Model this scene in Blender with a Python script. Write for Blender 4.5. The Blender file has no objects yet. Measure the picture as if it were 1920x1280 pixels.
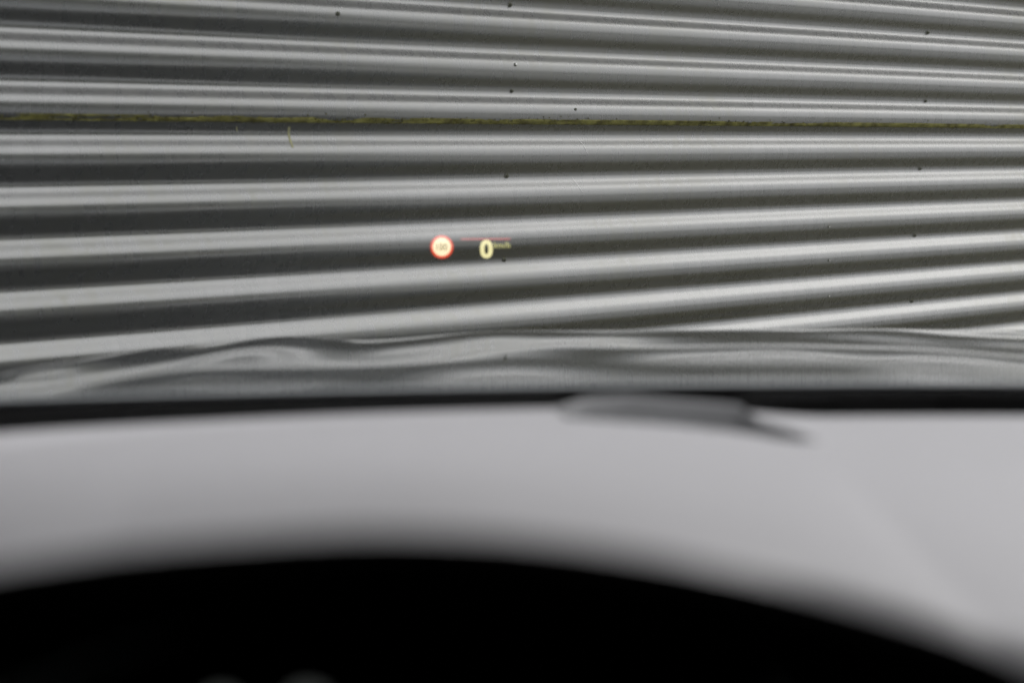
import bpy, bmesh, math, random
from mathutils import Vector, noise

random.seed(7)
sc = bpy.context.scene
col = sc.collection
R = math.radians

# ------------------------------------------------------------------ camera
EYE = 1.30                     # the driver's eye above the ground
PITCH = 8.0
cam_d = bpy.data.cameras.new('camera')
cam = bpy.data.objects.new('camera', cam_d)
col.objects.link(cam)
cam.location = (0, 0, EYE)
cam.rotation_euler = (R(90 - PITCH), 0, 0)
cam_d.lens = 50.0
cam_d.sensor_width = 36.0
cam_d.clip_start = 0.05
cam_d.clip_end = 3000
cam_d.dof.use_dof = True
cam_d.dof.focus_distance = 3.25
cam_d.dof.aperture_fstop = 2.6
sc.camera = cam

# ------------------------------------------------------------------ overcast sky
world = bpy.data.worlds.new('World')
sc.world = world
world.use_nodes = True
wt = world.node_tree
for n in list(wt.nodes):
    wt.nodes.remove(n)
w_out = wt.nodes.new('ShaderNodeOutputWorld')
w_bg = wt.nodes.new('ShaderNodeBackground')
w_sky = wt.nodes.new('ShaderNodeTexSky')
w_sky.sky_type = 'NISHITA'
w_sky.sun_disc = False
SUN_EL, SUN_AZ = 42.0, 57.0      # azimuth clockwise from +Y
w_sky.sun_elevation = R(SUN_EL)
w_sky.sun_rotation = R(SUN_AZ)
w_sky.dust_density = 4.0
w_hs = wt.nodes.new('ShaderNodeHueSaturation')
w_hs.inputs['Saturation'].default_value = 0.10
# cloud layer: the cover of an overcast day, brighter overhead than at the horizon
w_tc = wt.nodes.new('ShaderNodeTexCoord')
w_sep = wt.nodes.new('ShaderNodeSeparateXYZ')
w_ramp = wt.nodes.new('ShaderNodeMapRange')
w_ramp.inputs['From Min'].default_value = 0.0
w_ramp.inputs['From Max'].default_value = 1.0
w_ramp.inputs['To Min'].default_value = 5.0
w_ramp.inputs['To Max'].default_value = 13.0
w_noise = wt.nodes.new('ShaderNodeTexNoise')
w_noise.inputs['Scale'].default_value = 3.0
w_noise.inputs['Detail'].default_value = 4.0
w_nr = wt.nodes.new('ShaderNodeMapRange')
w_nr.inputs['To Min'].default_value = 0.8
w_nr.inputs['To Max'].default_value = 1.2
w_mul = wt.nodes.new('ShaderNodeMath'); w_mul.operation = 'MULTIPLY'
w_cl = wt.nodes.new('ShaderNodeCombineColor')
w_mix = wt.nodes.new('ShaderNodeMix'); w_mix.data_type = 'RGBA'
w_mix.inputs['Factor'].default_value = 0.74
L = wt.links.new
L(w_tc.outputs['Generated'], w_sep.inputs[0])
L(w_sep.outputs['Z'], w_ramp.inputs['Value'])
L(w_tc.outputs['Generated'], w_noise.inputs['Vector'])
L(w_noise.outputs['Fac'], w_nr.inputs['Value'])
L(w_ramp.outputs[0], w_mul.inputs[0]); L(w_nr.outputs[0], w_mul.inputs[1])
for i in range(3):
    L(w_mul.outputs[0], w_cl.inputs[i])
L(w_sky.outputs[0], w_hs.inputs['Color'])
L(w_hs.outputs[0], w_mix.inputs['A']); L(w_cl.outputs[0], w_mix.inputs['B'])
L(w_mix.outputs['Result'], w_bg.inputs['Color'])
w_bg.inputs['Strength'].default_value = 0.12
L(w_bg.outputs[0], w_out.inputs['Surface'])

sun_d = bpy.data.lights.new('sun', 'SUN')
sun_d.energy = 0.6
sun_d.angle = R(50)
sun_d.color = (1.0, 0.97, 0.92)
sun = bpy.data.objects.new('sun', sun_d)
col.objects.link(sun)
sd = Vector((math.sin(R(SUN_AZ)) * math.cos(R(SUN_EL)), math.cos(R(SUN_AZ)) * math.cos(R(SUN_EL)), math.sin(R(SUN_EL))))
sun.rotation_euler = sd.to_track_quat('Z', 'Y').to_euler()

sc.view_settings.view_transform = 'Standard'
sc.view_settings.look = 'None'
sc.view_settings.exposure = 0.2
sc.view_settings.gamma = 1.0
sc.view_settings.use_curve_mapping = False
sc.render.engine = 'CYCLES'
sc.cycles.use_denoising = True
sc.cycles.max_bounces = 10
sc.cycles.transparent_max_bounces = 16

# ------------------------------------------------------------------ helpers
def mat(name, color, rough=0.6, metal=0.0, spec=0.5, coat=0.0, coat_rough=0.05):
    m = bpy.data.materials.new(name)
    m.use_nodes = True
    b = m.node_tree.nodes['Principled BSDF']
    b.inputs['Base Color'].default_value = (*color, 1)
    b.inputs['Roughness'].default_value = rough
    b.inputs['Metallic'].default_value = metal
    b.inputs['Specular IOR Level'].default_value = spec
    b.inputs['Coat Weight'].default_value = coat
    b.inputs['Coat Roughness'].default_value = coat_rough
    if coat: b.inputs['Coat IOR'].default_value = 1.8
    return m

def node(m, kind, **kw):
    n = m.node_tree.nodes.new(kind)
    for k, v in kw.items():
        n.inputs[k.replace('_', ' ')].default_value = v
    return n

def noise_color(m, c0, c1, scale, lo=0.35, hi=0.65, detail=5, stretch=(1, 1, 1), bump=0.0, bscale=None):
    """colour grain (and a fine relief) on a material"""
    nt = m.node_tree
    b = nt.nodes['Principled BSDF']
    tc = nt.nodes.new('ShaderNodeTexCoord')
    mp = nt.nodes.new('ShaderNodeMapping')
    mp.inputs['Scale'].default_value = stretch
    nt.links.new(tc.outputs['Object'], mp.inputs[0])
    nz = nt.nodes.new('ShaderNodeTexNoise')
    nz.inputs['Scale'].default_value = scale
    nz.inputs['Detail'].default_value = detail
    nt.links.new(mp.outputs[0], nz.inputs['Vector'])
    rp = nt.nodes.new('ShaderNodeValToRGB')
    rp.color_ramp.elements[0].position = lo
    rp.color_ramp.elements[1].position = hi
    rp.color_ramp.elements[0].color = (*c0, 1)
    rp.color_ramp.elements[1].color = (*c1, 1)
    nt.links.new(nz.outputs['Fac'], rp.inputs[0])
    nt.links.new(rp.outputs[0], b.inputs['Base Color'])
    if bump:
        n2 = nt.nodes.new('ShaderNodeTexNoise')
        n2.inputs['Scale'].default_value = bscale or scale * 8
        nt.links.new(mp.outputs[0], n2.inputs['Vector'])
        bp = nt.nodes.new('ShaderNodeBump')
        bp.inputs['Strength'].default_value = bump
        bp.inputs['Distance'].default_value = 0.002
        nt.links.new(n2.outputs['Fac'], bp.inputs['Height'])
        nt.links.new(bp.outputs[0], b.inputs['Normal'])
    return m

def empty(name, loc, label, cat, group=None):
    o = bpy.data.objects.new(name, None)
    col.objects.link(o)
    o.location = loc
    o['label'] = label; o['category'] = cat
    if group: o['group'] = group
    return o

def mesh_obj(name, verts, faces, m, parent=None, base=(0, 0, 0), smooth=True, loc=(0, 0, 0)):
    me = bpy.data.meshes.new(name)
    me.from_pydata([(v[0] - base[0], v[1] - base[1], v[2] - base[2]) for v in verts], [], faces)
    if smooth:
        me.polygons.foreach_set('use_smooth', [True] * len(me.polygons))
    me.materials.append(m)
    me.update()
    o = bpy.data.objects.new(name, me)
    col.objects.link(o)
    o.location = loc
    if parent: o.parent = parent
    return o

def bm_obj(name, bm, m, parent=None, smooth=False, loc=(0, 0, 0)):
    me = bpy.data.meshes.new(name)
    bmesh.ops.recalc_face_normals(bm, faces=bm.faces)
    bm.to_mesh(me); bm.free()
    if smooth:
        me.polygons.foreach_set('use_smooth', [True] * len(me.polygons))
    me.materials.append(m)
    o = bpy.data.objects.new(name, me)
    col.objects.link(o)
    o.location = loc
    if parent: o.parent = parent
    return o

def grid(fn, us, vs, keep=None):
    verts, faces = [], []
    nu, nv = len(us), len(vs)
    for u in us:
        for v in vs:
            verts.append(fn(u, v))
    for i in range(nu - 1):
        for j in range(nv - 1):
            if keep and not keep((us[i] + us[i + 1]) / 2, (vs[j] + vs[j + 1]) / 2):
                continue
            a = i * nv + j
            faces.append((a, a + nv, a + nv + 1, a + 1))
    return verts, faces

def lin(a, b, n):
    return [a + (b - a) * i / (n - 1) for i in range(n)]

def sstep(a, b, x):
    t = max(0.0, min(1.0, (x - a) / (b - a)))
    return t * t * (3 - 2 * t)

def thick(o, t, off=-1):
    s = o.modifiers.new('thickness', 'SOLIDIFY')
    s.thickness = t; s.offset = off
    return o

def box(bm, x0, x1, y0, y1, z0, z1):
    vs = [bm.verts.new(p) for p in ((x0, y0, z0), (x1, y0, z0), (x1, y1, z0), (x0, y1, z0), (x0, y0, z1), (x1, y0, z1), (x1, y1, z1), (x0, y1, z1))]
    for f in ((0, 3, 2, 1), (4, 5, 6, 7), (0, 1, 5, 4), (1, 2, 6, 5), (2, 3, 7, 6), (3, 0, 4, 7)):
        bm.faces.new([vs[i] for i in f])

def tube_data(path, r, n=10):
    """verts, faces of a capped tube along a list of points; r a number or a list"""
    verts, faces = [], []
    P = [Vector(p) for p in path]
    rs = r if isinstance(r, (list, tuple)) else [r] * len(P)
    up = Vector((0.13, 0.21, 0.97)).normalized()
    for i, p in enumerate(P):
        t = (P[min(i + 1, len(P) - 1)] - P[max(i - 1, 0)]).normalized()
        a = t.cross(up).normalized(); b = t.cross(a).normalized()
        for k in range(n):
            q = p + (a * math.cos(2 * math.pi * k / n) + b * math.sin(2 * math.pi * k / n)) * rs[i]
            verts.append(tuple(q))
    for i in range(len(P) - 1):
        for k in range(n):
            faces.append((i * n + k, i * n + (k + 1) % n, (i + 1) * n + (k + 1) % n, (i + 1) * n + k))
    faces.append(tuple(range(n - 1, -1, -1)))
    faces.append(tuple((len(P) - 1) * n + k for k in range(n)))
    return verts, faces

# sight lines, used to measure things off the photograph (1920 x 1280)
FPX = 1920 * 50 / 36
def ray(px, py):
    a, b = (px - 960) / FPX, (640 - py) / FPX
    c, s = math.cos(R(PITCH)), math.sin(R(PITCH))
    return Vector((a, c + b * s, -s + b * c))
def at(px, py, Y):
    d = ray(px, py)
    return Vector((0, 0, EYE)) + d * (Y / d.y)

# ------------------------------------------------------------------ ground
m_ground = mat('ground_gravel_and_grass', (0.08, 0.08, 0.06), 0.9)
noise_color(m_ground, (0.100, 0.112, 0.115), (0.16, 0.172, 0.17), 1.1, 0.40, 0.62, 8, bump=0.6, bscale=60)
v, f = grid(lambda x, y: (x, y, 0.02 * noise.noise(Vector((x * .2, y * .2, 0)))  if abs(x) < 60 and abs(y) < 60 else 0.0),
            [-900, -300, -120, -60] + lin(-40, 40, 41) + [60, 120, 300, 900],
            [-900, -300, -120, -60] + lin(-40, 40, 41) + [60, 120, 300, 900])
g = mesh_obj('ground', v, f, m_ground); g['kind'] = 'structure'
m_grass = mat('mown_grass', (0.10, 0.12, 0.04), 0.9)
noise_color(m_grass, (0.12, 0.12, 0.07), (0.19, 0.18, 0.115), 2.0, 0.35, 0.65, 8, bump=0.8, bscale=80)
T_ = Vector((0.815, 0.5795, 0)).normalized(); N_ = Vector((T_.y, -T_.x, 0))
def verge_pt(a, w):
    p = Vector((0, 3.0, 0)) + T_ * a + N_ * (0.02 + w * (1.15 + 0.4 * noise.noise(Vector((a * .9, 3, 0)))) * sstep(-0.6, 1.6, a))
    return (p.x, p.y, 0.026 + 0.03 * sstep(1, .6, w) * (0.6 + noise.noise(Vector((p.x * 3, p.y * 3, 0)))))
gv_, gf_ = grid(verge_pt, lin(-0.6, 9.0, 160), lin(0, 1, 24))
m_added_conc = mat('added_concrete', (0.3, 0.3, 0.29), 0.85)
noise_color(m_added_conc, (0.25, 0.255, 0.25), (0.36, 0.36, 0.345), 1.5, 0.3, 0.7, 7, bump=0.3, bscale=40)
def yard_pt(a, o):
    p = Vector((0, 3.0, 0)) + T_ * a + N_ * o
    return (p.x, p.y, 0.023)
yv_, yf_ = grid(yard_pt, lin(1.2, 22, 30), lin(1.0, 15, 20))  # unseen slab added so the wall's grooves reflect a lighter grey
yd = mesh_obj('added_yard', yv_, yf_, m_added_conc); yd['kind'] = 'structure'
gr = mesh_obj('grass_verge', gv_, gf_, m_grass); gr['kind'] = 'structure'

# ------------------------------------------------------------------ the corrugated shed
D0 = 3.00
T = Vector((0.815, 0.5795, 0)); T.normalize()
N = Vector((T.y, -T.x, 0))                   # out of the wall, towards the car
PER = 0.0877
AMP = 0.0092
Z_INF = 1.2965                               # a place of greatest upward tilt
def W(s, o, z):
    return Vector((0, D0, 0)) + T * s + N * o + Vector((0, 0, z))
def wall_hit(px, py):
    d = ray(px, py)
    o = Vector((0, 0, EYE))
    t = (Vector((0, D0, 0)) - o).dot(N) / d.dot(N)
    p = o + d * t
    return (p - Vector((0, D0, 0))).dot(T), p.z
def profile(z):
    a = 2 * math.pi * ((z - Z_INF) / PER + 0.297)
    return AMP * (math.cos(a) - 0.10 * math.cos(2 * a))
def wave(s, z):
    return 0.0017 * noise.noise(Vector((s * 0.9, z * 2.2, 3.1))) + 0.0005 * noise.noise(Vector((s * 4.0, z * 5, 9.0)))
def sag(s, z):
    return 0.0016 * noise.noise(Vector((s * 0.55, z * 1.3, 17.0)))

shed = empty('corrugated_shed', W(0, 0, 0), 'weathered grey corrugated metal shed wall with a mossy horizontal lap joint', 'shed')
SB = shed.location

m_sheet = mat('corrugated_metal', (0.5, 0.5, 0.5), 0.26, 0.84, 0.5)
def sheet_nodes(m):
    nt = m.node_tree; b = nt.nodes['Principled BSDF']; lk = nt.links.new
    tc = nt.nodes.new('ShaderNodeTexCoord')
    # streaks running down the sheet
    mp = nt.nodes.new('ShaderNodeMapping'); mp.inputs['Scale'].default_value = (1, 1, 0.10)
    lk(tc.outputs['Object'], mp.inputs[0])
    st = nt.nodes.new('ShaderNodeTexNoise'); st.inputs['Scale'].default_value = 55; st.inputs['Detail'].default_value = 6
    lk(mp.outputs[0], st.inputs['Vector'])
    big = nt.nodes.new('ShaderNodeTexNoise'); big.inputs['Scale'].default_value = 2.3; big.inputs['Detail'].default_value = 5
    lk(tc.outputs['Object'], big.inputs['Vector'])
    fine = nt.nodes.new('ShaderNodeTexNoise'); fine.inputs['Scale'].default_value = 260; fine.inputs['Detail'].default_value = 3
    lk(tc.outputs['Object'], fine.inputs['Vector'])
    base = nt.nodes.new('ShaderNodeValToRGB')
    base.color_ramp.elements[0].position = 0.3; base.color_ramp.elements[1].position = 0.7
    base.color_ramp.elements[0].color = (0.345, 0.348, 0.346, 1); base.color_ramp.elements[1].color = (0.385, 0.385, 0.385, 1)
    lk(st.outputs['Fac'], base.inputs[0])
    # thin film of algae, in patches
    mul = nt.nodes.new('ShaderNodeMath'); mul.operation = 'MULTIPLY'
    r1 = nt.nodes.new('ShaderNodeMapRange'); r1.inputs['From Min'].default_value = 0.45; r1.inputs['From Max'].default_value = 0.7
    r2 = nt.nodes.new('ShaderNodeMapRange'); r2.inputs['From Min'].default_value = 0.40; r2.inputs['From Max'].default_value = 0.68
    lk(big.outputs['Fac'], r1.inputs['Value']); lk(st.outputs['Fac'], r2.inputs['Value'])
    lk(r1.outputs[0], mul.inputs[0]); lk(r2.outputs[0], mul.inputs[1])
    mul2 = nt.nodes.new('ShaderNodeMath'); mul2.operation = 'MULTIPLY'; mul2.inputs[1].default_value = 0.30
    lk(mul.outputs[0], mul2.inputs[0])
    mx = nt.nodes.new('ShaderNodeMix'); mx.data_type = 'RGBA'
    mx.inputs['B'].default_value = (0.23, 0.23, 0.13, 1)
    lk(mul2.outputs[0], mx.inputs['Factor']); lk(base.outputs[0], mx.inputs['A'])
    lk(mx.outputs['Result'], b.inputs['Base Color'])
    rr = nt.nodes.new('ShaderNodeMapRange'); rr.inputs['To Min'].default_value = 0.25; rr.inputs['To Max'].default_value = 0.30
    lk(st.outputs['Fac'], rr.inputs['Value'])
    ra = nt.nodes.new('ShaderNodeMath'); ra.operation = 'MULTIPLY_ADD'; ra.inputs[1].default_value = 0.04
    lk(mul.outputs[0], ra.inputs[0]); lk(rr.outputs[0], ra.inputs[2])
    lk(ra.outputs[0], b.inputs['Roughness'])
    bp = nt.nodes.new('ShaderNodeBump'); bp.inputs['Strength'].default_value = 0.02; bp.inputs['Distance'].default_value = 0.001
    lk(fine.outputs['Fac'], bp.inputs['Height'])
    lk(bp.outputs[0], b.inputs['Normal'])
sheet_nodes(m_sheet)

S0, S1 = -3.0, 8.0
Z_LAP = 1.3335
laps = [0.04, Z_LAP - 8 * PER, Z_LAP, Z_LAP + 8 * PER, Z_LAP + 16 * PER, 3.22]
def sheet(z0, z1, lap):
    """one long sheet; its lower edge stands proud over the sheet below"""
    n = int((z1 - z0) / PER * 26) + 2
    zs = lin(z0, z1, n)
    ss = lin(S0, S1, 111)
    def proud(z):
        return lap * (1 - sstep(z0, z0 + 0.12, z)) if lap else 0.0
    rows = [(z0 + 0.0002, -0.0012)] + [(z, 0.0) for z in zs]
    verts, faces = [], []
    for (z, inn) in rows:
        for s in ss:
            zz = z + sag(s, z)
            verts.append(W(s, profile(z) + wave(s, z) + proud(z) + inn, zz))
    k = len(ss)
    for i in range(len(rows) - 1):
        for j in range(k - 1):
            a = i * k + j
            faces.append((a, a + 1, a + k + 1, a + k))
    o = mesh_obj('corrugated_sheet', verts, faces, m_sheet, shed, SB)
    # keep the cut lower edge crisp
    for p in o.data.polygons[:k - 1]:
        p.use_smooth = False
    return o
for i in range(5):
    o = sheet(laps[i], laps[i + 1] + (0.09 if i < 4 else 0), 0.0035 if i else 0)
    if i == 2: o['label'] = 'upper grey corrugated sheet with moss along its lower edge'
    if i == 1: o['label'] = 'lower grey corrugated sheet tucked under the mossy edge'

# screws: hexagon heads on a washer, in the valleys of the sheet
m_screw = mat('dull_screw_metal', (0.13, 0.135, 0.10), 0.5, 0.3)
m_screw_new = mat('bright_screw_metal', (0.75, 0.75, 0.74), 0.3, 0.9)
m_washer = mat('rubber_washer', (0.22, 0.225, 0.18), 0.7)
def screw_mesh(m1):
    bm = bmesh.new()
    rings = [(0.0060, 0.0), (0.0056, 0.0012), (0.0040, 0.0016)]
    prev = None
    for r, h in rings:
        cur = [bm.verts.new((r * math.cos(k * math.pi / 6), r * math.sin(k * math.pi / 6), h)) for k in range(12)]
        if prev:
            for k in range(12):
                bm.faces.new((prev[k], prev[(k + 1) % 12], cur[(k + 1) % 12], cur[k]))
        prev = cur
    me_f0 = len(bm.faces)
    hexa = [[bm.verts.new((r * math.cos(k * math.pi / 3), r * math.sin(k * math.pi / 3), h)) for k in range(6)] for r, h in ((0.0038, 0.0014), (0.0038, 0.0048), (0.0028, 0.0060))]
    for a, b in ((0, 1), (1, 2)):
        for k in range(6):
            bm.faces.new((hexa[a][k], hexa[a][(k + 1) % 6], hexa[b][(k + 1) % 6], hexa[b][k]))
    bm.faces.new(hexa[2])
    bm.faces.ensure_lookup_table()
    for i, fc in enumerate(bm.faces):
        fc.material_index = 0 if i < me_f0 else 1
    bmesh.ops.recalc_face_normals(bm, faces=bm.faces)
    me = bpy.data.meshes.new('screw'); bm.to_mesh(me); bm.free()
    me.materials.append(m_washer); me.materials.append(m1)
    return me
screw_dark, screw_bright = screw_mesh(m_screw), screw_mesh(m_screw_new)
def put_screw(s, z, me=screw_dark, sc_=1.0):
    o = bpy.data.objects.new('screw', me)
    col.objects.link(o)
    o.parent = shed
    dz = 0.002
    slope = (profile(z + dz) - profile(z - dz)) / (2 * dz)
    nrm = (N - Vector((0, 0, slope))).normalized()
    p = W(s, profile(z) + wave(s, z) + 0.0003, z + sag(s, z))
    o.location = p - SB
    o.rotation_euler = nrm.to_track_quat('Z', 'Y').to_euler()
    o.rotation_euler.rotate_axis('Z', random.uniform(0, 1))
    o.scale = (sc_,) * 3
    return o
def snap(z, ph):                       # nearest valley (ph .5) or crest (ph 0)
    u = (z - Z_INF) / PER + 0.297
    return Z_INF + (round(u - ph) + ph - 0.297) * PER
for px, py in ((962, 10), (964, 170), (955, 327), (950, 487), (1745, 63), (1740, 193), (1730, 315), (1720, 443), (1715, 568)):
    s, z = wall_hit(px, py); put_screw(s, snap(z, 0.5) + 0.002, sc_=0.88)
for px, py in ((630, 27), (1074, 206)):
    s, z = wall_hit(px, py); put_screw(s, z, sc_=0.8)
for px, py in ((1549, 425), (1549, 488), (1549, 555), (963, 122), (651, 204)):
    s, z = wall_hit(px, py); put_screw(s, z, screw_bright, 0.62)
for s in (-1.33, -2.6, 2.66, 3.98, 5.3, 6.6):      # the same rows carried on along the wall
    for k in range(-3, 7):
        put_screw(s + random.uniform(-.01, .01), Z_INF + (0.203 + 2 * k) * PER + 0.002)

# moss on the lap
m_moss = mat('olive_moss', (0.09, 0.085, 0.02), 0.95, 0, 0.2)
noise_color(m_moss, (0.095, 0.085, 0.028), (0.36, 0.345, 0.11), 45, 0.30, 0.72, 6, bump=0.8, bscale=500)
mv, mf = [], []
def moss_t(s, w):
    n1 = noise.noise(Vector((s * 3.0, 0, 1.7))); n2 = noise.noise(Vector((s * 11.0, w * 1.5, 4.0))); n3 = noise.noise(Vector((s * 60, w * 5, 8.0)))
    cover = 0.72 + 0.8 * n1 + 0.8 * n2 - 0.75 * w + 0.25 * (1 if s > 0 else 0)
    return 0.0030 * max(-0.3, min(1.2, cover)) + 0.0010 * n3
MS = [S0 + i * 0.005 for i in range(int((S1 - S0) / 0.005))]
nw = 8
for s in MS:
    for k in range(nw):
        w = k / (nw - 1)
        z = Z_LAP + 0.0014 + w * 0.0115
        t = moss_t(s, w)
        if k == nw - 1: t = min(t, -0.0006)
        if k == 0: t = max(0.0004, t * 0.7)
        mv.append(W(s, profile(z) + wave(s, z) + 0.0035 + t, z + sag(s, z)))
for i in range(len(MS) - 1):
    for k in range(nw - 1):
        a = i * nw + k
        mf.append((a, a + nw, a + nw + 1, a + 1))
def lump(p, r, sx=1.0, sz=1.0):
    b = len(mv)
    q = [(1, 0, 0), (-1, 0, 0), (0, 1, 0), (0, -1, 0), (0, 0, 1), (0, 0, -1)]
    for x, y, z in q:
        rr = r * random.uniform(.7, 1.3)
        mv.append(p + T * (x * rr * sx) + N * (y * rr * .6) + Vector((0, 0, z * rr * sz)))
    for a in (0, 1):
        for c in (2, 3):
            for d in (4, 5):
                mf.append((b + a, b + c, b + d))
for i in range(1500):
    s = random.uniform(-1.3, 3.2)
    z = Z_LAP + 0.001 + abs(random.gauss(0, 0.006))
    lump(W(s, profile(z) + 0.0035 + wave(s, z) + 0.001, z + sag(s, z)), random.uniform(.0008, .0022))
for px, py in ((962, 10), (964, 170), (955, 327), (950, 487), (1740, 193), (1715, 568), (630, 27)):
    s_, z_ = wall_hit(px, py)
    for i in range(14):                 # a little growth round the older screws
        s2, z2 = s_ + random.gauss(0, .003), snap(z_, 0.5) + random.gauss(0.004, .004)
        lump(W(s2, profile(z2) + wave(s2, z2) + 0.0003, z2 + sag(s2, z2)), random.uniform(.0006, .0014))
moss = mesh_obj('moss', mv, mf, m_moss, shed, SB); moss['kind'] = 'stuff'
m_algae = mat('pale_algae', (0.52, 0.51, 0.30), 0.9)
mv, mf = [], []
for px, y0, y1, wpx in ((545, 238, 277, 6), (446, 238, 247, 3)):
    n_ = 14
    for k in range(n_):
        py = y0 + (y1 - y0) * k / (n_ - 1)
        hw_ = wpx * .5 * (1 - .45 * k / n_) * random.uniform(.7, 1.1)
        for e_ in (-hw_, hw_):
            s_, z_ = wall_hit(px + e_ + 2.5 * k / n_, py)
            mv.append(W(s_, profile(z_) + wave(s_, z_) + 0.0006, z_ + sag(s_, z_)))
    b_ = len(mv) - 2 * n_
    mf += [(b_ + 2 * k, b_ + 2 * k + 1, b_ + 2 * k + 3, b_ + 2 * k + 2) for k in range(n_ - 1)]
streak = mesh_obj('algae_streak', mv, mf, m_algae, shed, SB); streak['kind'] = 'stuff'
# scratches down to bright metal
m_bare = mat('bare_metal', (0.85, 0.85, 0.85), 0.35, 0.6)
for pts in (((1086, 256), (1089, 262), (1092, 270), (1095, 279), (1097, 289)), ((1077, 330), (1081, 341), (1085, 352), (1089, 361))):
    sv_ = []
    fine_pts = [(a[0] + (b[0] - a[0]) * k / 5, a[1] + (b[1] - a[1]) * k / 5) for a, b in zip(pts, pts[1:]) for k in range(5)] + [pts[-1]]
    for k, (px, py) in enumerate(fine_pts):
        s_, z_ = wall_hit(px, py)
        hw_ = 0.0007 * math.sin(math.pi * (k + .6) / (len(fine_pts) + .2))
        for e_ in (-hw_, hw_):
            sv_.append(W(s_ + e_, profile(z_) + wave(s_, z_) + 0.0006, z_ + sag(s_, z_)))
    mesh_obj('scratch', sv_, [(2 * k, 2 * k + 1, 2 * k + 3, 2 * k + 2) for k in range(len(fine_pts) - 1)], m_bare, shed, SB)

EZ, EO = 3.2, 0.78
# eave, gutter, roof and the rest of the shed
m_trim = mat('weathered_trim', (0.20, 0.20, 0.19), 0.6, 0.2); noise_color(m_trim, (.50, .50, .49), (.58, .58, .57), 5)
m_roof = mat('roof_metal', (0.25, 0.25, 0.25), 0.5, 0.6); noise_color(m_roof, (.2, .2, .2), (.3, .3, .29), 3)
def wbox(name, s0, s1, o0, o1, z0, z1, m):
    vs = [W(s, o, z) for z in (z0, z1) for (s, o) in ((s0, o0), (s1, o0), (s1, o1), (s0, o1))]
    fs = [(0, 1, 2, 3), (7, 6, 5, 4), (0, 4, 5, 1), (1, 5, 6, 2), (2, 6, 7, 3), (3, 7, 4, 0)]
    return mesh_obj(name, vs, fs, m, shed, SB, smooth=False)
wbox('soffit', S0 - 1, S1 + 1, -0.2, EO - .04, EZ + .025, EZ + .06, m_trim)
wbox('fascia', S0 - 1, S1 + 1, EO - .038, EO - .01, EZ - .02, EZ + .18, m_trim)
gv, gf = grid(lambda s, a: W(s, EO + .055 + 0.06 * math.cos(a), EZ + .14 + 0.06 * math.sin(a)), lin(S0 - 1, S1 + 1, 3), lin(math.pi, 2 * math.pi, 9))
thick(mesh_obj('gutter', gv, gf, m_roof, shed, SB), 0.002)
rv, rf = grid(lambda s, o: W(s, o, EZ + .19 + (EO - o) * 0.16 + 0.012 * math.cos(s * 2 * math.pi / 0.2)), lin(S0 - 1, S1 + 1, 460), lin(EO + .06, -5.2, 3))
thick(mesh_obj('roof', rv, rf, m_roof, shed, SB), 0.01)
m_dark_wall = mat('shed_end_wall', (0.22, 0.22, 0.21), 0.6, 0.3); noise_color(m_dark_wall, (.18, .18, .17), (.26, .26, .25), 4)
wbox('end_wall', S0 - 0.02, S0 + 0.06, -5, -0.05, 0, 3.2, m_dark_wall)
wbox('end_wall', S1 - 0.06, S1 + 0.02, -5, -0.05, 0, 3.2, m_dark_wall)
wbox('back_wall', S0, S1, -5.1, -5.02, 0, 4.1, m_dark_wall)

# ------------------------------------------------------------------ the car
CX, HW = 0.36, 0.98
car = empty('parked_car', (CX, -0.25, 0), 'dark grey car nosed up to the corrugated wall, seen from its driving seat', 'car')
CB = car.location
m_paint = mat('dark_grey_metallic_paint', (0.30, 0.315, 0.33), 0.5, 0.7, 0.5, 1.0, 0.015)
m_black = mat('black_plastic', (0.005, 0.005, 0.005), 0.9, 0, 0.0)
m_dash = mat('grey_dashboard_plastic', (0.36, 0.36, 0.37), 0.48, 0, 0.6)
noise_color(m_dash, (0.58, 0.57, 0.60), (0.64, 0.63, 0.66), 300, 0.3, 0.7, 3, bump=0.25, bscale=700)
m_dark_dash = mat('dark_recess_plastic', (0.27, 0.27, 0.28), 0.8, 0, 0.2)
m_cowl = mat('instrument_hood_plastic', (0.004, 0.004, 0.004), 0.95, 0, 0.0)
m_cabin = mat('dark_cabin_trim', (0.05, 0.05, 0.052), 0.9, 0, 0.2)
m_liner = mat('roof_lining', (0.05, 0.05, 0.05), 0.95, 0, 0.1)
m_tyre = mat('tyre_rubber', (0.02, 0.02, 0.02), 0.85)
m_rim = mat('alloy_rim', (0.5, 0.5, 0.5), 0.3, 0.9)
m_lens = mat('headlamp_lens', (0.6, 0.6, 0.62), 0.1, 0.3, 0.6, 1.0)
m_red = mat('tail_lamp_lens', (0.3, 0.01, 0.01), 0.15, 0, 0.6, 1.0)
m_chrome = mat('mirror_glass', (0.8, 0.8, 0.8), 0.05, 1.0)

def glass_mat(name, tint, ior):
    m = bpy.data.materials.new(name); m.use_nodes = True
    nt = m.node_tree
    for n in list(nt.nodes): nt.nodes.remove(n)
    out = nt.nodes.new('ShaderNodeOutputMaterial')
    tr = nt.nodes.new('ShaderNodeBsdfTransparent'); tr.inputs[0].default_value = (*tint, 1)
    gl = nt.nodes.new('ShaderNodeBsdfGlossy'); gl.inputs['Roughness'].default_value = 0.03
    fr = nt.nodes.new('ShaderNodeFresnel'); fr.inputs['IOR'].default_value = ior
    mx = nt.nodes.new('ShaderNodeMixShader')
    nt.links.new(fr.outputs[0], mx.inputs[0]); nt.links.new(tr.outputs[0], mx.inputs[1]); nt.links.new(gl.outputs[0], mx.inputs[2])
    nt.links.new(mx.outputs[0], out.inputs[0])
    return m
m_glass = glass_mat('windscreen_glass', (0.95, 0.955, 0.955), 1.16)
m_side_glass = glass_mat('side_glass', (0.12, 0.135, 0.13), 1.4)

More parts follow.
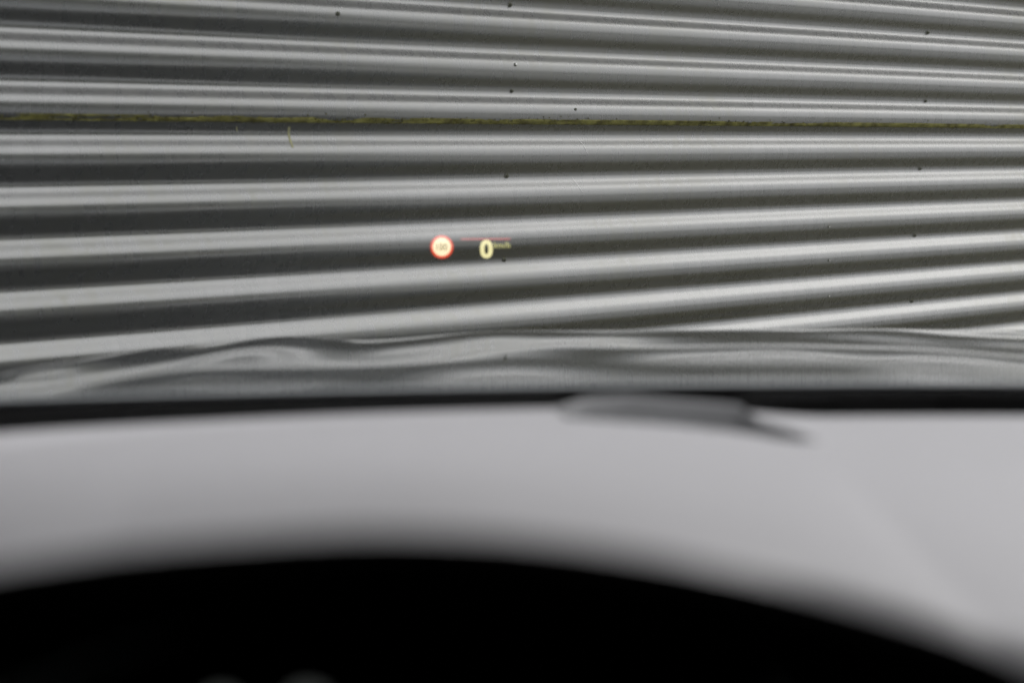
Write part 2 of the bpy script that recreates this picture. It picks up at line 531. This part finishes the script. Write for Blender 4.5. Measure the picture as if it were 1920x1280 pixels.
def part(name, vf, m, parent=None, smooth=True):
    return mesh_obj(name, vf[0], vf[1], m, parent or car, CB, smooth)

def hood_z(x, y):
    h = abs(x - CX); t = y - 1.15
    z = 1.1040 - 0.080 * t - 0.012 * t * abs(t)
    z -= 1.3 * max(0, t - 0.92) ** 2 + 0.0024 * (1 - math.exp(-max(0, t) / 0.07)) - 0.0006
    z -= 0.0125 * (h / 0.78) ** 2
    k = max(0.0, min(1.0, t / 0.9))
    z += 0.011 * (1 - sstep(0.36, 0.60, h)) * k - 0.002 * k
    z += 0.010 * math.exp(-((h - 0.70) / 0.085) ** 2) * k
    z += (0.0022 * noise.noise(Vector((x * 3.4, y * 2.6, 2.2))) + 0.0011 * noise.noise(Vector((x * 7.5, y * 4.6, 5.5)))) * min(1.0, t / 0.25)
    z -= 1.2 * max(0, h - 0.86) ** 2
    return z
def nose_y(h):                      # front end, seen from above
    return 2.26 - 0.32 * (h / HW) ** 3.2
BW = 0.93
def hood_pt(a, b):                  # a across, b along 0..1
    x = CX + a * BW
    y0 = 1.155 - 0.03 * abs(a) ** 2
    y = y0 + (nose_y(abs(a) * BW) - 0.03 - y0) * b
    return (x, y, hood_z(x, y) + 0.0008 * noise.noise(Vector((x * 3, y * 3, 0))))
bon = part('bonnet', grid(hood_pt, lin(-1, 1, 121), lin(0, 1, 61)), m_paint)
thick(bon, 0.004)

def side_x(y, z):
    w = HW - 0.05 * ((z - 0.62) / 0.4) ** 2 if z < 0.62 else HW - 0.035 * ((z - 0.62) / 0.4) ** 2
    if y > 1.62: w -= 0.30 * ((y - 1.62) / 0.64) ** 2.6
    if y < -2.0: w -= 0.14 * ((-2.0 - y) / 0.5) ** 2
    return w
AX_F, AX_R, WR = 1.33, -1.55, 0.345
def arch(y, z):
    return (y - AX_F) ** 2 + (z - WR) ** 2 > 0.39 ** 2 and (y - AX_R) ** 2 + (z - WR) ** 2 > 0.39 ** 2
def side_panel(name, sgn, y0, y1, z0, z1, extra=None):
    ny, nz = max(3, int((y1 - y0) / 0.03)), max(3, int((z1 - z0) / 0.03))
    fn = lambda y, z: (CX + sgn * side_x(y, z), y, z)
    return thick(part(name, grid(fn, lin(y0, y1, ny), lin(z0, z1, nz), arch), m_paint), 0.006, 0)
for sgn in (-1, 1):
    # the wing rolls over from the bonnet's edge
    def wing_fn(y, v, sgn=sgn):
        ztop = hood_z(CX + BW, min(y, nose_y(BW))) - 0.002
        if v < 0.35:                 # rolled shoulder
            a = v / 0.35
            xs, xe = min(BW + 0.004, side_x(y, ztop - 0.06) - .02), side_x(y, ztop - 0.06)
            return (CX + sgn * (xs + (xe - xs) * math.sin(a * math.pi / 2)), y, ztop - 0.06 * (1 - math.cos(a * math.pi / 2)))
        a = (v - 0.35) / 0.65
        z = ztop - 0.06 + (0.30 - ztop + 0.06) * a
        return (CX + sgn * side_x(y, z), y, z)
    def wing_keep(y, v):
        if v < 0.35: return True
        z = 0.98 - (v - 0.35) / 0.65 * 0.68
        return arch(y, z)
    thick(part('front_wing', grid(wing_fn, lin(0.78, 1.98, 40), lin(0, 1, 34), wing_keep), m_paint), 0.004, 0)
    d = side_panel('front_door', sgn, -0.30, 0.775, 0.30, 1.0)
    hb = bmesh.new(); xx = sgn * (side_x(-0.15, 0.88) + 0.02)
    box(hb, xx - .012, xx + .012, -0.02 - .14, -0.02 + .06, 0.87, 0.895)
    bm_obj('door_handle', hb, m_paint, d, False, (0, 0, 0)).location = (CX - CB.x, -CB.y, 0)
    d2 = side_panel('rear_door', sgn, -1.20, -0.305, 0.30, 1.0)
    hb = bmesh.new()
    box(hb, xx - .012, xx + .012, -1.12, -0.92, 0.87, 0.895)
    bm_obj('door_handle', hb, m_paint, d2, False).location = (CX - CB.x, -CB.y, 0)
    side_panel('rear_quarter', sgn, -2.45, -1.205, 0.30, 1.0)
    # glasshouse
    def pil(p0, p1, r): 
        return tube_data([(CX + sgn * p0[0], p0[1], p0[2]), (CX + sgn * p1[0], p1[1], p1[2])], r, 10)
    part('pillar', tube_data([(CX + sgn * p[0], p[1], p[2]) for p in ((0.84, 0.90, 1.0), (0.74, 0.64, 1.30), (0.66, 0.42, 1.54), (0.63, 0.34, 1.62))], [.085, .085, .15, .17], 12), m_black)  # upper end thickened to keep windscreen light off the dash sides
    part('pillar', pil((0.92, -0.30, 1.0), (0.70, -0.32, 1.62), 0.035), m_black)
    part('pillar', pil((0.90, -1.45, 1.0), (0.68, -1.60, 1.58), 0.07), m_paint)
    def sg(y, v, sgn=sgn):
        return (CX + sgn * (0.925 + (0.70 - 0.925) * v), y, 1.0 + 0.61 * v)
    def sgk(y, v):
        return y < 0.84 - v * 0.48
    o = part('side_window', grid(sg, lin(-1.5, 0.84, 40), lin(0, 1, 9), sgk), m_side_glass)
    # mirror
    mb = bmesh.new(); mxx = sgn * 1.08
    box(mb, mxx - .10, mxx + .10, 0.52, 0.62, 1.00, 1.14)
    bmesh.ops.bevel(mb, geom=mb.edges[:], offset=0.03, segments=3, affect='EDGES')
    mo = bm_obj('wing_mirror', mb, m_paint, car, True); mo.location = (CX - CB.x, -CB.y, 0)
    gb = bmesh.new(); box(gb, mxx - .085, mxx + .085, 0.516, 0.5195, 1.02, 1.12)
    bm_obj('mirror_glass', gb, m_chrome, mo)

# front end
def front_fn(a, v):
    h = abs(a) * HW * .93
    ztop = hood_z(CX + a * BW, nose_y(abs(a) * BW) - 0.03) - 0.006
    z = ztop + (0.22 - ztop) * v
    bulge = 0.05 * math.sin(math.pi * min(1, v * 1.05)) 
    return (CX + a * HW * (0.90 + .04 * math.sin(math.pi * v)), nose_y(h) - 0.025 + bulge, z)
bump = part('front_bumper', grid(front_fn, lin(-1, 1, 61), lin(0, 1, 21)), m_paint)
thick(bump, 0.006)
for sgn in (-1, 1):
    hl = lambda a, v, sgn=sgn: tuple(Vector(front_fn(sgn * (0.58 + 0.38 * a), 0.05 + 0.16 * v)) + Vector((sgn * .004, 0.012, 0)))
    part('headlight', grid(hl, lin(0, 1, 12), lin(0, 1, 6)), m_lens)
for k in range(5):
    gl = lambda a, v, k=k: tuple(Vector(front_fn(a * 0.48, 0.22 + 0.06 * k + 0.035 * v)) + Vector((0, 0.014, 0)))
    part('grille_bar', grid(gl, lin(-1, 1, 21), lin(0, 1, 3)), m_black)
# rear end and roof
def rear_fn(a, v):
    z = 0.28 + v * 0.75
    return (CX + a * side_x(-2.45, z), -2.46 - 0.08 * (1 - a * a), z)
tg = part('tailgate', grid(rear_fn, lin(-1, 1, 31), lin(0, 1, 16)), m_paint)
for sgn in (-1, 1):
    tl = lambda a, v, sgn=sgn: tuple(Vector(rear_fn(sgn * (0.66 + 0.3 * a), 0.78 + 0.16 * v)) + Vector((0, -0.012, 0)))
    part('tail_light', grid(tl, lin(0, 1, 8), lin(0, 1, 5)), m_red)
part('rear_window', grid(lambda a, v: (CX + a * (0.86 - .18 * v), -2.42 + 0.55 * v - .03 * (1 - a * a), 1.03 + 0.55 * v), lin(-1, 1, 15), lin(0, 1, 6)), m_side_glass)
roof_fn = lambda a, y: (CX + a * 0.71, y, 1.665 - 0.045 * a * a - 0.035 * ((y + 0.8) / 1.05) ** 2)
rf_ = part('roof', grid(roof_fn, lin(-1, 1, 25), lin(-1.90, 0.41, 30)), m_paint); thick(rf_, 0.004)
part('roof_lining', grid(lambda a, y: (CX + a * 0.69, y, roof_fn(a, y)[2] - 0.03), lin(-1, 1, 13), lin(-1.88, 0.42, 15)), m_liner)
fl = bmesh.new(); box(fl, -0.90, 0.90, -2.35, 0.80, 0.26, 0.32)
bm_obj('floor_pan', fl, m_cabin, car).location = (CX - CB.x, -CB.y, 0)
bh = bmesh.new(); box(bh, -0.93, 0.93, 0.86, 0.90, 0.30, 1.02)
bm_obj('bulkhead', bh, m_black, car).location = (CX - CB.x, -CB.y, 0)
for sgn in (-1, 1):
    dl = lambda y, z, sgn=sgn: (CX + sgn * (side_x(y, z) - 0.06), y, z)
    part('door_lining', grid(dl, lin(-1.5, 0.78, 12), lin(0.32, 1.0, 8)), m_cabin)

# sun visors added under the roof's front edge, driver's lowered to shade the dash
for x0, x1, y1, z1 in ((-0.34, 0.13, 0.62, 1.525), (0.52, 1.02, 0.50, 1.60)):
    vb = bmesh.new()
    box(vb, x0 - CB.x, x1 - CB.x, 0.38 - CB.y, y1 - CB.y, 0, 0.018)
    for q in vb.verts:
        q.co.z += 1.605 + (z1 - 1.605) * (q.co.y + CB.y - 0.38) / (y1 - 0.38)
    bmesh.ops.bevel(vb, geom=vb.edges[:], offset=0.006, segments=2, affect='EDGES')
    bm_obj('added_sun_visor', vb, m_cabin, car, True)

# wheels: one built, three copied
def wheel_at(y, sgn):
    w = bpy.data.objects.new('wheel', None); col.objects.link(w); w.parent = car
    return w
def lathe(prof, n=40):
    vs, fs = [], []
    k = len(prof)
    for i in range(n):
        a = 2 * math.pi * i / n
        for (x, r) in prof:
            vs.append((x, r * math.cos(a), r * math.sin(a)))
    for i in range(n):
        for j in range(k - 1):
            a, b = i * k + j, ((i + 1) % n) * k + j
            fs.append((a, a + 1, b + 1, b))
    return vs, fs
def make_wheel():
    vs, fs = lathe([(-.10, .22), (-.115, .26), (-.11, .32), (-.085, .343), (.085, .343), (.11, .32), (.115, .26), (.10, .22), (-.10, .22)])
    ty = mesh_obj('wheel', vs, fs, m_tyre, car)
    rv_, rf2 = lathe([(.09, .225), (.06, .215), (.05, .06), (.07, .05), (.07, .001)])
    rim = mesh_obj('rim', rv_, rf2, m_rim, ty)
    for k in range(5):
        a = 2 * math.pi * k / 5
        sv, sf = tube_data([(.082, .05 * math.cos(a), .05 * math.sin(a)), (.09, .215 * math.cos(a), .215 * math.sin(a))], [.022, .018], 6)
        mesh_obj('spoke', sv, sf, m_rim, ty)
    return ty
wh = make_wheel()
kids = list(wh.children)
spots = [(0.86, AX_F, 0), (-0.86, AX_F, math.pi), (0.86, AX_R, 0), (-0.86, AX_R, math.pi)]
for i, (wx, wy, rz) in enumerate(spots):
    w = wh
    if i:
        w = wh.copy(); col.objects.link(w); w.parent = car
        for c in kids:
            d = c.copy(); col.objects.link(d); d.parent = w
    w.location = (CX + wx - CB.x, wy - CB.y, WR)
    w.rotation_euler = (0, 0, rz)

# windscreen, black cowl panel below it, wipers
def ws_pt(a, v):
    xb, xt = a * 0.82, a * 0.63
    yb, yt = 1.065 - 0.17 * a * a, 0.40 - 0.05 * a * a
    zb, zt = 1.082 - 0.03 * a * a, 1.635 - 0.04 * a * a
    bul = 0.03 * math.sin(math.pi * v)
    return (CX + xb + (xt - xb) * v, yb + (yt - yb) * v + bul * 0.5, zb + (zt - zb) * v + bul)
part('windscreen', grid(ws_pt, lin(-1, 1, 41), lin(0, 1, 25)), m_glass)
def cowl_pt(a, v):
    x = a * 0.90
    y0 = 1.03 - 0.165 * a * a
    y1 = 1.151 - 0.03 * a * a
    z0 = 1.083 - 0.02 * a * a
    z1 = hood_z(CX + x, 1.15) - 0.0025
    return (CX + x, y0 + (y1 - y0) * v, z0 + (z1 - z0) * v - 0.006 * math.sin(math.pi * v))
thick(part('cowl_panel', grid(cowl_pt, lin(-1, 1, 41), lin(0, 1, 9)), m_black), 0.004)
for x0, x1 in ((-0.72, -0.10), (-0.02, 0.66)):
    wp = [(CX + x, 1.115 - 0.13 * (x / 0.9) ** 2, 1.090 - 0.02 * (x / .9) ** 2) for x in lin(x0, x1, 12)]
    part('wiper', tube_data(wp, 0.006, 6), m_black)

# dashboard: a height field with a raised driver's side and a recess for the display projector
REC = [at(1060, 764, .98), at(1180, 770, .965), at(1300, 779, .95), at(1420, 792, .935), at(1500, 806, .92), at(1525, 803, .93),
       at(1480, 786, .965), at(1425, 769, .99), at(1385, 754, 1.05), at(1180, 750, 1.06), at(1100, 752, 1.05), at(1045, 759, 1.01)]
REC2 = [(p.x, p.y) for p in REC]
def inside(x, y, poly):
    c = False; n = len(poly)
    for i in range(n):
        x0, y0 = poly[i]; x1, y1 = poly[(i + 1) % n]
        if (y0 > y) != (y1 > y) and x < (x1 - x0) * (y - y0) / (y1 - y0) + x0:
            c = not c
    return c
ARC = [(-420, 1190), (-200, 1130), (0, 1092), (250, 1056), (480, 1037), (700, 1026), (960, 1036), (1210, 1069), (1460, 1120), (1710, 1190), (1860, 1243), (2050, 1335), (2200, 1450)]
def smooth_line(pts, n):
    out = []
    for i in range(len(pts) - 1):
        p0, p1, p2, p3 = pts[max(i - 1, 0)], pts[i], pts[i + 1], pts[min(i + 2, len(pts) - 1)]
        for k in range(n):
            t = k / n
            out.append(0.5 * (2 * p1 + (p2 - p0) * t + (2 * p0 - 5 * p1 + 4 * p2 - p3) * t * t + (3 * p1 - p0 - 3 * p2 + p3) * t ** 3))
    return out + [pts[-1]]
lip = smooth_line([at(px, py - 26, 0.40) for px, py in ARC], 6)
def near_z(x):                      # the top's near edge drops away to both sides
    if x <= lip[0].x: return lip[0].z - 0.022
    for p, q in zip(lip, lip[1:]):
        if x <= q.x:
            return p.z + (q.z - p.z) * (x - p.x) / (q.x - p.x) - 0.022
    return lip[-1].z - 0.022 - 0.12 * sstep(lip[-1].x - .02, lip[-1].x + 0.35, x)
def dash_far(x):
    a = (x - CX) / 0.86
    return 1.035 - 0.14 * a * a
def dash_z(x, y):
    z = 1.1085
    # far edge: lower at the driver's door, raised before the driver, lower again to the right
    e = sstep(0.80, 1.0, y)
    z -= e * 0.0085 * sstep(0.10, 0.24, x)
    z += e * (-0.001 * sstep(-0.05, -0.35, x) + 0.001 * (1 - sstep(0.13, 0.21, x)) * sstep(-0.3, -0.1, x) - 0.001)
    z += (near_z(x) - z) * max(0.0, min(1.0, (0.88 - y) / 0.465)) ** 1.12
    z -= 0.10 * sstep(0.06, 0.14, x) * (1 - sstep(0.50, 0.58, y))
    z -= 1.0 * max(0.0, 0.0 - x) ** 2 * (1 - sstep(0.5, 0.97, y))
    return z
def dash_y0(x):
    return 0.413
def dash_pt(a, v):
    x = CX + a * 0.87
    y0, y1 = dash_y0(x), dash_far(x)
    y = y0 + (y1 - y0) * v
    return (x, y, dash_z(x, y))
dk = grid(dash_pt, lin(-1, 1, 240), lin(0, 1, 90))
dk = (dk[0], [q for q in dk[1] if not inside(sum(dk[0][i][0] for i in q) / 4, sum(dk[0][i][1] for i in q) / 4, REC2)])
dash = part('dashboard', dk, m_dash)
face_x = lin(lip[-1].x + 0.002, CX + 0.87, 21)
part('dashboard_face', grid(lambda x, v: (x, dash_y0(x) + 0.05 * v, dash_z(x, dash_y0(x)) - 0.35 * v), face_x, lin(0, 1, 8)), m_cabin)
# the recess: rim, walls and sloping floor
n = len(REC)
rvv, rff = [], []
cx_, cy_ = sum(p[0] for p in REC2) / n, sum(p[1] for p in REC2) / n
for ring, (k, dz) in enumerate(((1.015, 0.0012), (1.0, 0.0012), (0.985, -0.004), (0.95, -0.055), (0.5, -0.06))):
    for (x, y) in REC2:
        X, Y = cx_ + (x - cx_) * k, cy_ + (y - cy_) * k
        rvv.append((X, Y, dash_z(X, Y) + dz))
for r_ in range(4):
    for i in range(n):
        a, b = r_ * n + i, r_ * n + (i + 1) % n
        rff.append((a, b, b + n, a + n))
rff.append(tuple(4 * n + i for i in range(n)))
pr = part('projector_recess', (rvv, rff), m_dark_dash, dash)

# instrument hood: a black arched lip that runs forward over the dials
hv, hf = [], []
m_ = len(lip)
SECT = [(0.011, -0.030), (0.009, -0.010), (0.007, -0.004), (0.002, 0.0), (-0.004, -0.004), (-0.006, -0.012), (-0.002, -0.020), (0.03, -0.036), (0.13, -0.085)]
for p in lip:
    for dy, dz in SECT:
        hv.append((p.x, p.y + dy, p.z + dz))
ns = len(SECT)
for i in range(m_ - 1):
    for j in range(ns - 1):
        a = i * ns + j
        hf.append((a, a + 1, a + ns + 1, a + ns))
part('instrument_hood', (hv, hf), m_cowl)
clv = [(lip[i].x, 0.52, lip[i].z - 0.080) for i in range(m_)] + [(lip[i].x, 0.49, 0.94) for i in range(m_)]
clf = [(i, i + 1, i + 1 + m_, i + m_) for i in range(m_ - 1)]
cluster = part('instrument_cluster', (clv, clf), m_cowl)
m_tell = bpy.data.materials.new('lit_indicator'); m_tell.use_nodes = True
tb = m_tell.node_tree.nodes['Principled BSDF']
tb.inputs['Base Color'].default_value = (0.05, 0.05, 0.05, 1)
tb.inputs['Emission Color'].default_value = (0.80, 0.86, 0.82, 1); tb.inputs['Emission Strength'].default_value = 0.07
for px, py, w in ((412, 1326, .0058), (575, 1318, .0066)):
    p = at(px, py, 0.49)
    tv = [(p.x + w * math.cos(t_), p.y + dy, p.z + 0.0045 * math.sin(t_)) for dy in (0, 0.003) for t_ in lin(0, 2 * math.pi * 15 / 16, 16)]
    tf = [tuple(range(15, -1, -1))] + [(k, (k + 1) % 16, 16 + (k + 1) % 16, 16 + k) for k in range(16)]
    part('indicator_lamp', (tv, tf), m_tell, cluster, False)

# steering wheel and seats, out of the picture below and behind
def ring_pts(c, r, n=40):
    return [(c[0] + r * math.cos(2 * math.pi * k / n), c[1] + r * math.sin(2 * math.pi * k / n) * 0.35, c[2] + r * math.sin(2 * math.pi * k / n) * 0.93) for k in range(n + 1)]
swc = (0.0, 0.22, 0.72)
sw = part('steering_wheel', tube_data(ring_pts(swc, 0.185), 0.016, 10), m_cabin)
hub = bmesh.new(); bmesh.ops.create_icosphere(hub, subdivisions=2, radius=0.075)
bmesh.ops.scale(hub, vec=(1.1, .45, .9), verts=hub.verts)
bmesh.ops.translate(hub, vec=Vector(swc) - CB, verts=hub.verts)
bm_obj('hub', hub, m_cabin, sw, True)
for a in (0, math.pi, -math.pi / 2):
    e = (swc[0] + .18 * math.cos(a), swc[1] + .18 * math.sin(a) * .35, swc[2] + .18 * math.sin(a) * .93)
    part('spoke', tube_data([swc, e], [.025, .014], 8), m_cabin, sw)
for sx in (0.0, 2 * CX):
    sb = bmesh.new()
    box(sb, sx - .25 - CB.x, sx + .25 - CB.x, -0.35 - CB.y, 0.16 - CB.y, 0.36, 0.55)
    bmesh.ops.bevel(sb, geom=sb.edges[:], offset=0.05, segments=3, affect='EDGES')
    st = bm_obj('seat', sb, m_cabin, car, True)
    sb = bmesh.new()
    box(sb, sx - .23 - CB.x, sx + .23 - CB.x, -0.50 - CB.y, -0.36 - CB.y, 0.5, 1.12)
    bmesh.ops.bevel(sb, geom=sb.edges[:], offset=0.05, segments=3, affect='EDGES')
    bm_obj('backrest', sb, m_cabin, st, True)
    sb = bmesh.new()
    box(sb, sx - .13 - CB.x, sx + .13 - CB.x, -0.52 - CB.y, -0.41 - CB.y, 1.15, 1.32)
    bmesh.ops.bevel(sb, geom=sb.edges[:], offset=0.04, segments=3, affect='EDGES')
    bm_obj('headrest', sb, m_cabin, st, True)

# ------------------------------------------------------------------ head-up display: light drawn in the air above the bonnet
YH = 2.30
hc = at(880, 464, YH)
hud = empty('head_up_display', hc, 'glowing head-up readout with red ringed speed limit and yellow zero above the bonnet', 'display')
def glow(name, c, s):
    m = bpy.data.materials.new(name); m.use_nodes = True
    nt = m.node_tree
    for n_ in list(nt.nodes): nt.nodes.remove(n_)
    out = nt.nodes.new('ShaderNodeOutputMaterial')
    tr = nt.nodes.new('ShaderNodeBsdfTransparent')
    em = nt.nodes.new('ShaderNodeEmission'); em.inputs[0].default_value = (*c, 1); em.inputs[1].default_value = s
    ad = nt.nodes.new('ShaderNodeAddShader')
    nt.links.new(tr.outputs[0], ad.inputs[0]); nt.links.new(em.outputs[0], ad.inputs[1]); nt.links.new(ad.outputs[0], out.inputs[0])
    return m
g_ring = glow('red_light', (1.0, 0.075, 0.02), 0.72)
g_face = glow('cream_light', (1.0, 0.82, 0.52), 1.0)
g_num = glow('dim_number_light', (0.75, 0.80, 0.30), 0.42)
g_zero = glow('yellow_light', (1.0, 0.91, 0.46), 0.80)
g_unit = glow('soft_yellow_light', (1.0, 0.95, 0.36), 0.62)
g_line = glow('faint_red_light', (1.0, 0.10, 0.10), 0.34)
PXM = (at(881, 464, YH) - hc).x                 # metres per picture pixel out there
fx, fz = Vector((1, 0, 0)), Vector((0, 0.0, 1)) # the image stands upright before the driver
def h2(px, py, dy=0.0):
    return Vector(((px - 880) * PXM, dy, -(py - 464) * PXM))
def flat(name, outer, inner, m, dy=0.0, parent=None):
    """a flat figure of light; inner: None (filled), or a second outline of as many points"""
    vs = [h2(x, y, dy) for x, y in outer]
    k = len(outer)
    if inner:
        vs += [h2(x, y, dy) for x, y in inner]
        fs = [(i, (i + 1) % k, k + (i + 1) % k, k + i) for i in range(k)]
    else:
        fs = [tuple(range(k))]
    return mesh_obj(name, vs, fs, m, parent or hud, smooth=False)
def ell(cx, cy, rx, ry, n=48, p=2.0):
    o = []
    for i in range(n):
        a = 2 * math.pi * i / n
        c, s = math.cos(a), math.sin(a)
        o.append((cx + rx * math.copysign(abs(c) ** (2 / p), c), cy + ry * math.copysign(abs(s) ** (2 / p), s)))
    return o
SX, SY = 828.5, 463
sign = flat('speed_limit_sign', ell(SX, SY, 21.5, 21.5), ell(SX, SY, 17.2, 17.2), g_ring)
# face with the number left dimmer: text outlines cut out of the disc by layering in one plane
def text_mesh(name, body, cx, cy, w, h, m, dy, parent):
    cu = bpy.data.curves.new(name, 'FONT'); cu.body = body; cu.size = 1.0; cu.align_x = 'CENTER'
    to = bpy.data.objects.new(name, cu); col.objects.link(to)
    dg = bpy.context.evaluated_depsgraph_get()
    me = bpy.data.meshes.new_from_object(to.evaluated_get(dg))
    bpy.data.objects.remove(to)
    xs = [v.co.x for v in me.vertices]; ys = [v.co.y for v in me.vertices]
    x0, x1, y0, y1 = min(xs), max(xs), min(ys), max(ys)
    for v in me.vertices:
        px = cx + ((v.co.x - x0) / (x1 - x0) - .5) * w
        py = cy - ((v.co.y - y0) / (y1 - y0) - .5) * h
        v.co = h2(px, py, dy)
    me.materials.clear(); me.materials.append(m)
    o = bpy.data.objects.new(name, me); col.objects.link(o); o.parent = parent
    return o
face = flat('sign_face', ell(SX, SY, 17.1, 17.1), None, g_face, 0, sign)
m_num = bpy.data.materials.new('number_shade'); m_num.use_nodes = True
nt = m_num.node_tree
for n_ in list(nt.nodes): nt.nodes.remove(n_)
o_ = nt.nodes.new('ShaderNodeOutputMaterial'); t_ = nt.nodes.new('ShaderNodeBsdfTransparent'); t_.inputs[0].default_value = (0.06, 0.10, 0.04, 1)
nt.links.new(t_.outputs[0], o_.inputs[0])
text_mesh('sign_number', '100', SX, SY, 20, 12, m_num, -0.002, sign)
zero = flat('speed_number', ell(912, 467, 11.8, 17, p=2.4), ell(912, 467, 3.6, 9.5, p=2.3), g_zero)
text_mesh('speed_unit', 'km/h', 941.5, 459.5, 30, 11, g_unit, 0, hud)
flat('red_bar', [(864, 447), (957, 446.5), (957, 449.6), (864, 449.8)], None, g_line)

# ------------------------------------------------------------------ hedge across the yard, behind the car
m_leaf = mat('hedge_leaves', (0.05, 0.075, 0.025), 0.7)
noise_color(m_leaf, (0.03, 0.05, 0.015), (0.09, 0.12, 0.04), 3, 0.3, 0.7)
lv, lf = [], []
def leaf(p, r):
    a = Vector((random.gauss(0, 1), random.gauss(0, 1), random.gauss(0, 1))).normalized(); b = a.orthogonal().normalized()
    k = len(lv)
    lv.extend([p + a * r, p + b * r * .6, p - a * r, p - b * r * .6]); lf.append((k, k + 1, k + 2, k + 3))
def hedge_run(p0, p1, w, h, n):
    d = p1 - p0; q = Vector((-d.y, d.x, 0)).normalized()
    for i in range(n):
        t = random.random(); c = p0 + d * t
        hh = h * (0.8 + 0.35 * noise.noise(Vector((c.x * .5, c.y * .5, 0))))
        a = random.uniform(0, math.pi); rr = random.uniform(.7, 1.0)
        leaf(c + q * (w * rr * math.cos(a)) + Vector((0, 0, hh * rr * math.sin(a))), random.uniform(.06, .14))
hedge_run(Vector((-14, -16, 0)), Vector((26, -16, 0)), .9, 2.2, 14000)
hedge_run(Vector((26, -16, 0)), Vector((30, 16, 0)), .9, 2.2, 9000)
def added_tree(c, r, h, n):  # unseen trees added to dim the sky reflected in the wall's left
    for i in range(n):
        d = Vector((random.gauss(0, 1), random.gauss(0, 1), random.gauss(0, 1))).normalized()
        k = 0.55 + 0.45 * random.random() ** .5 + 0.25 * noise.noise(d * 2 + c)
        leaf(c + Vector((d.x * r * k, d.y * r * k, h * .55 + d.z * h * .46 * k)), random.uniform(.16, .32))
for i in range(7):
    t = i / 6
    added_tree(Vector((1.5 + 11.0 * t, -13.5 + 8.5 * t, 0)), random.uniform(1.5, 2.0), random.uniform(7.0, 9.0), 2600)
hedge = mesh_obj('hedge', lv, lf, m_leaf, smooth=False)
hedge['label'] = 'green hedge behind the car, with unseen trees added to darken wall reflections'; hedge['category'] = 'hedge'; hedge['kind'] = 'stuff'
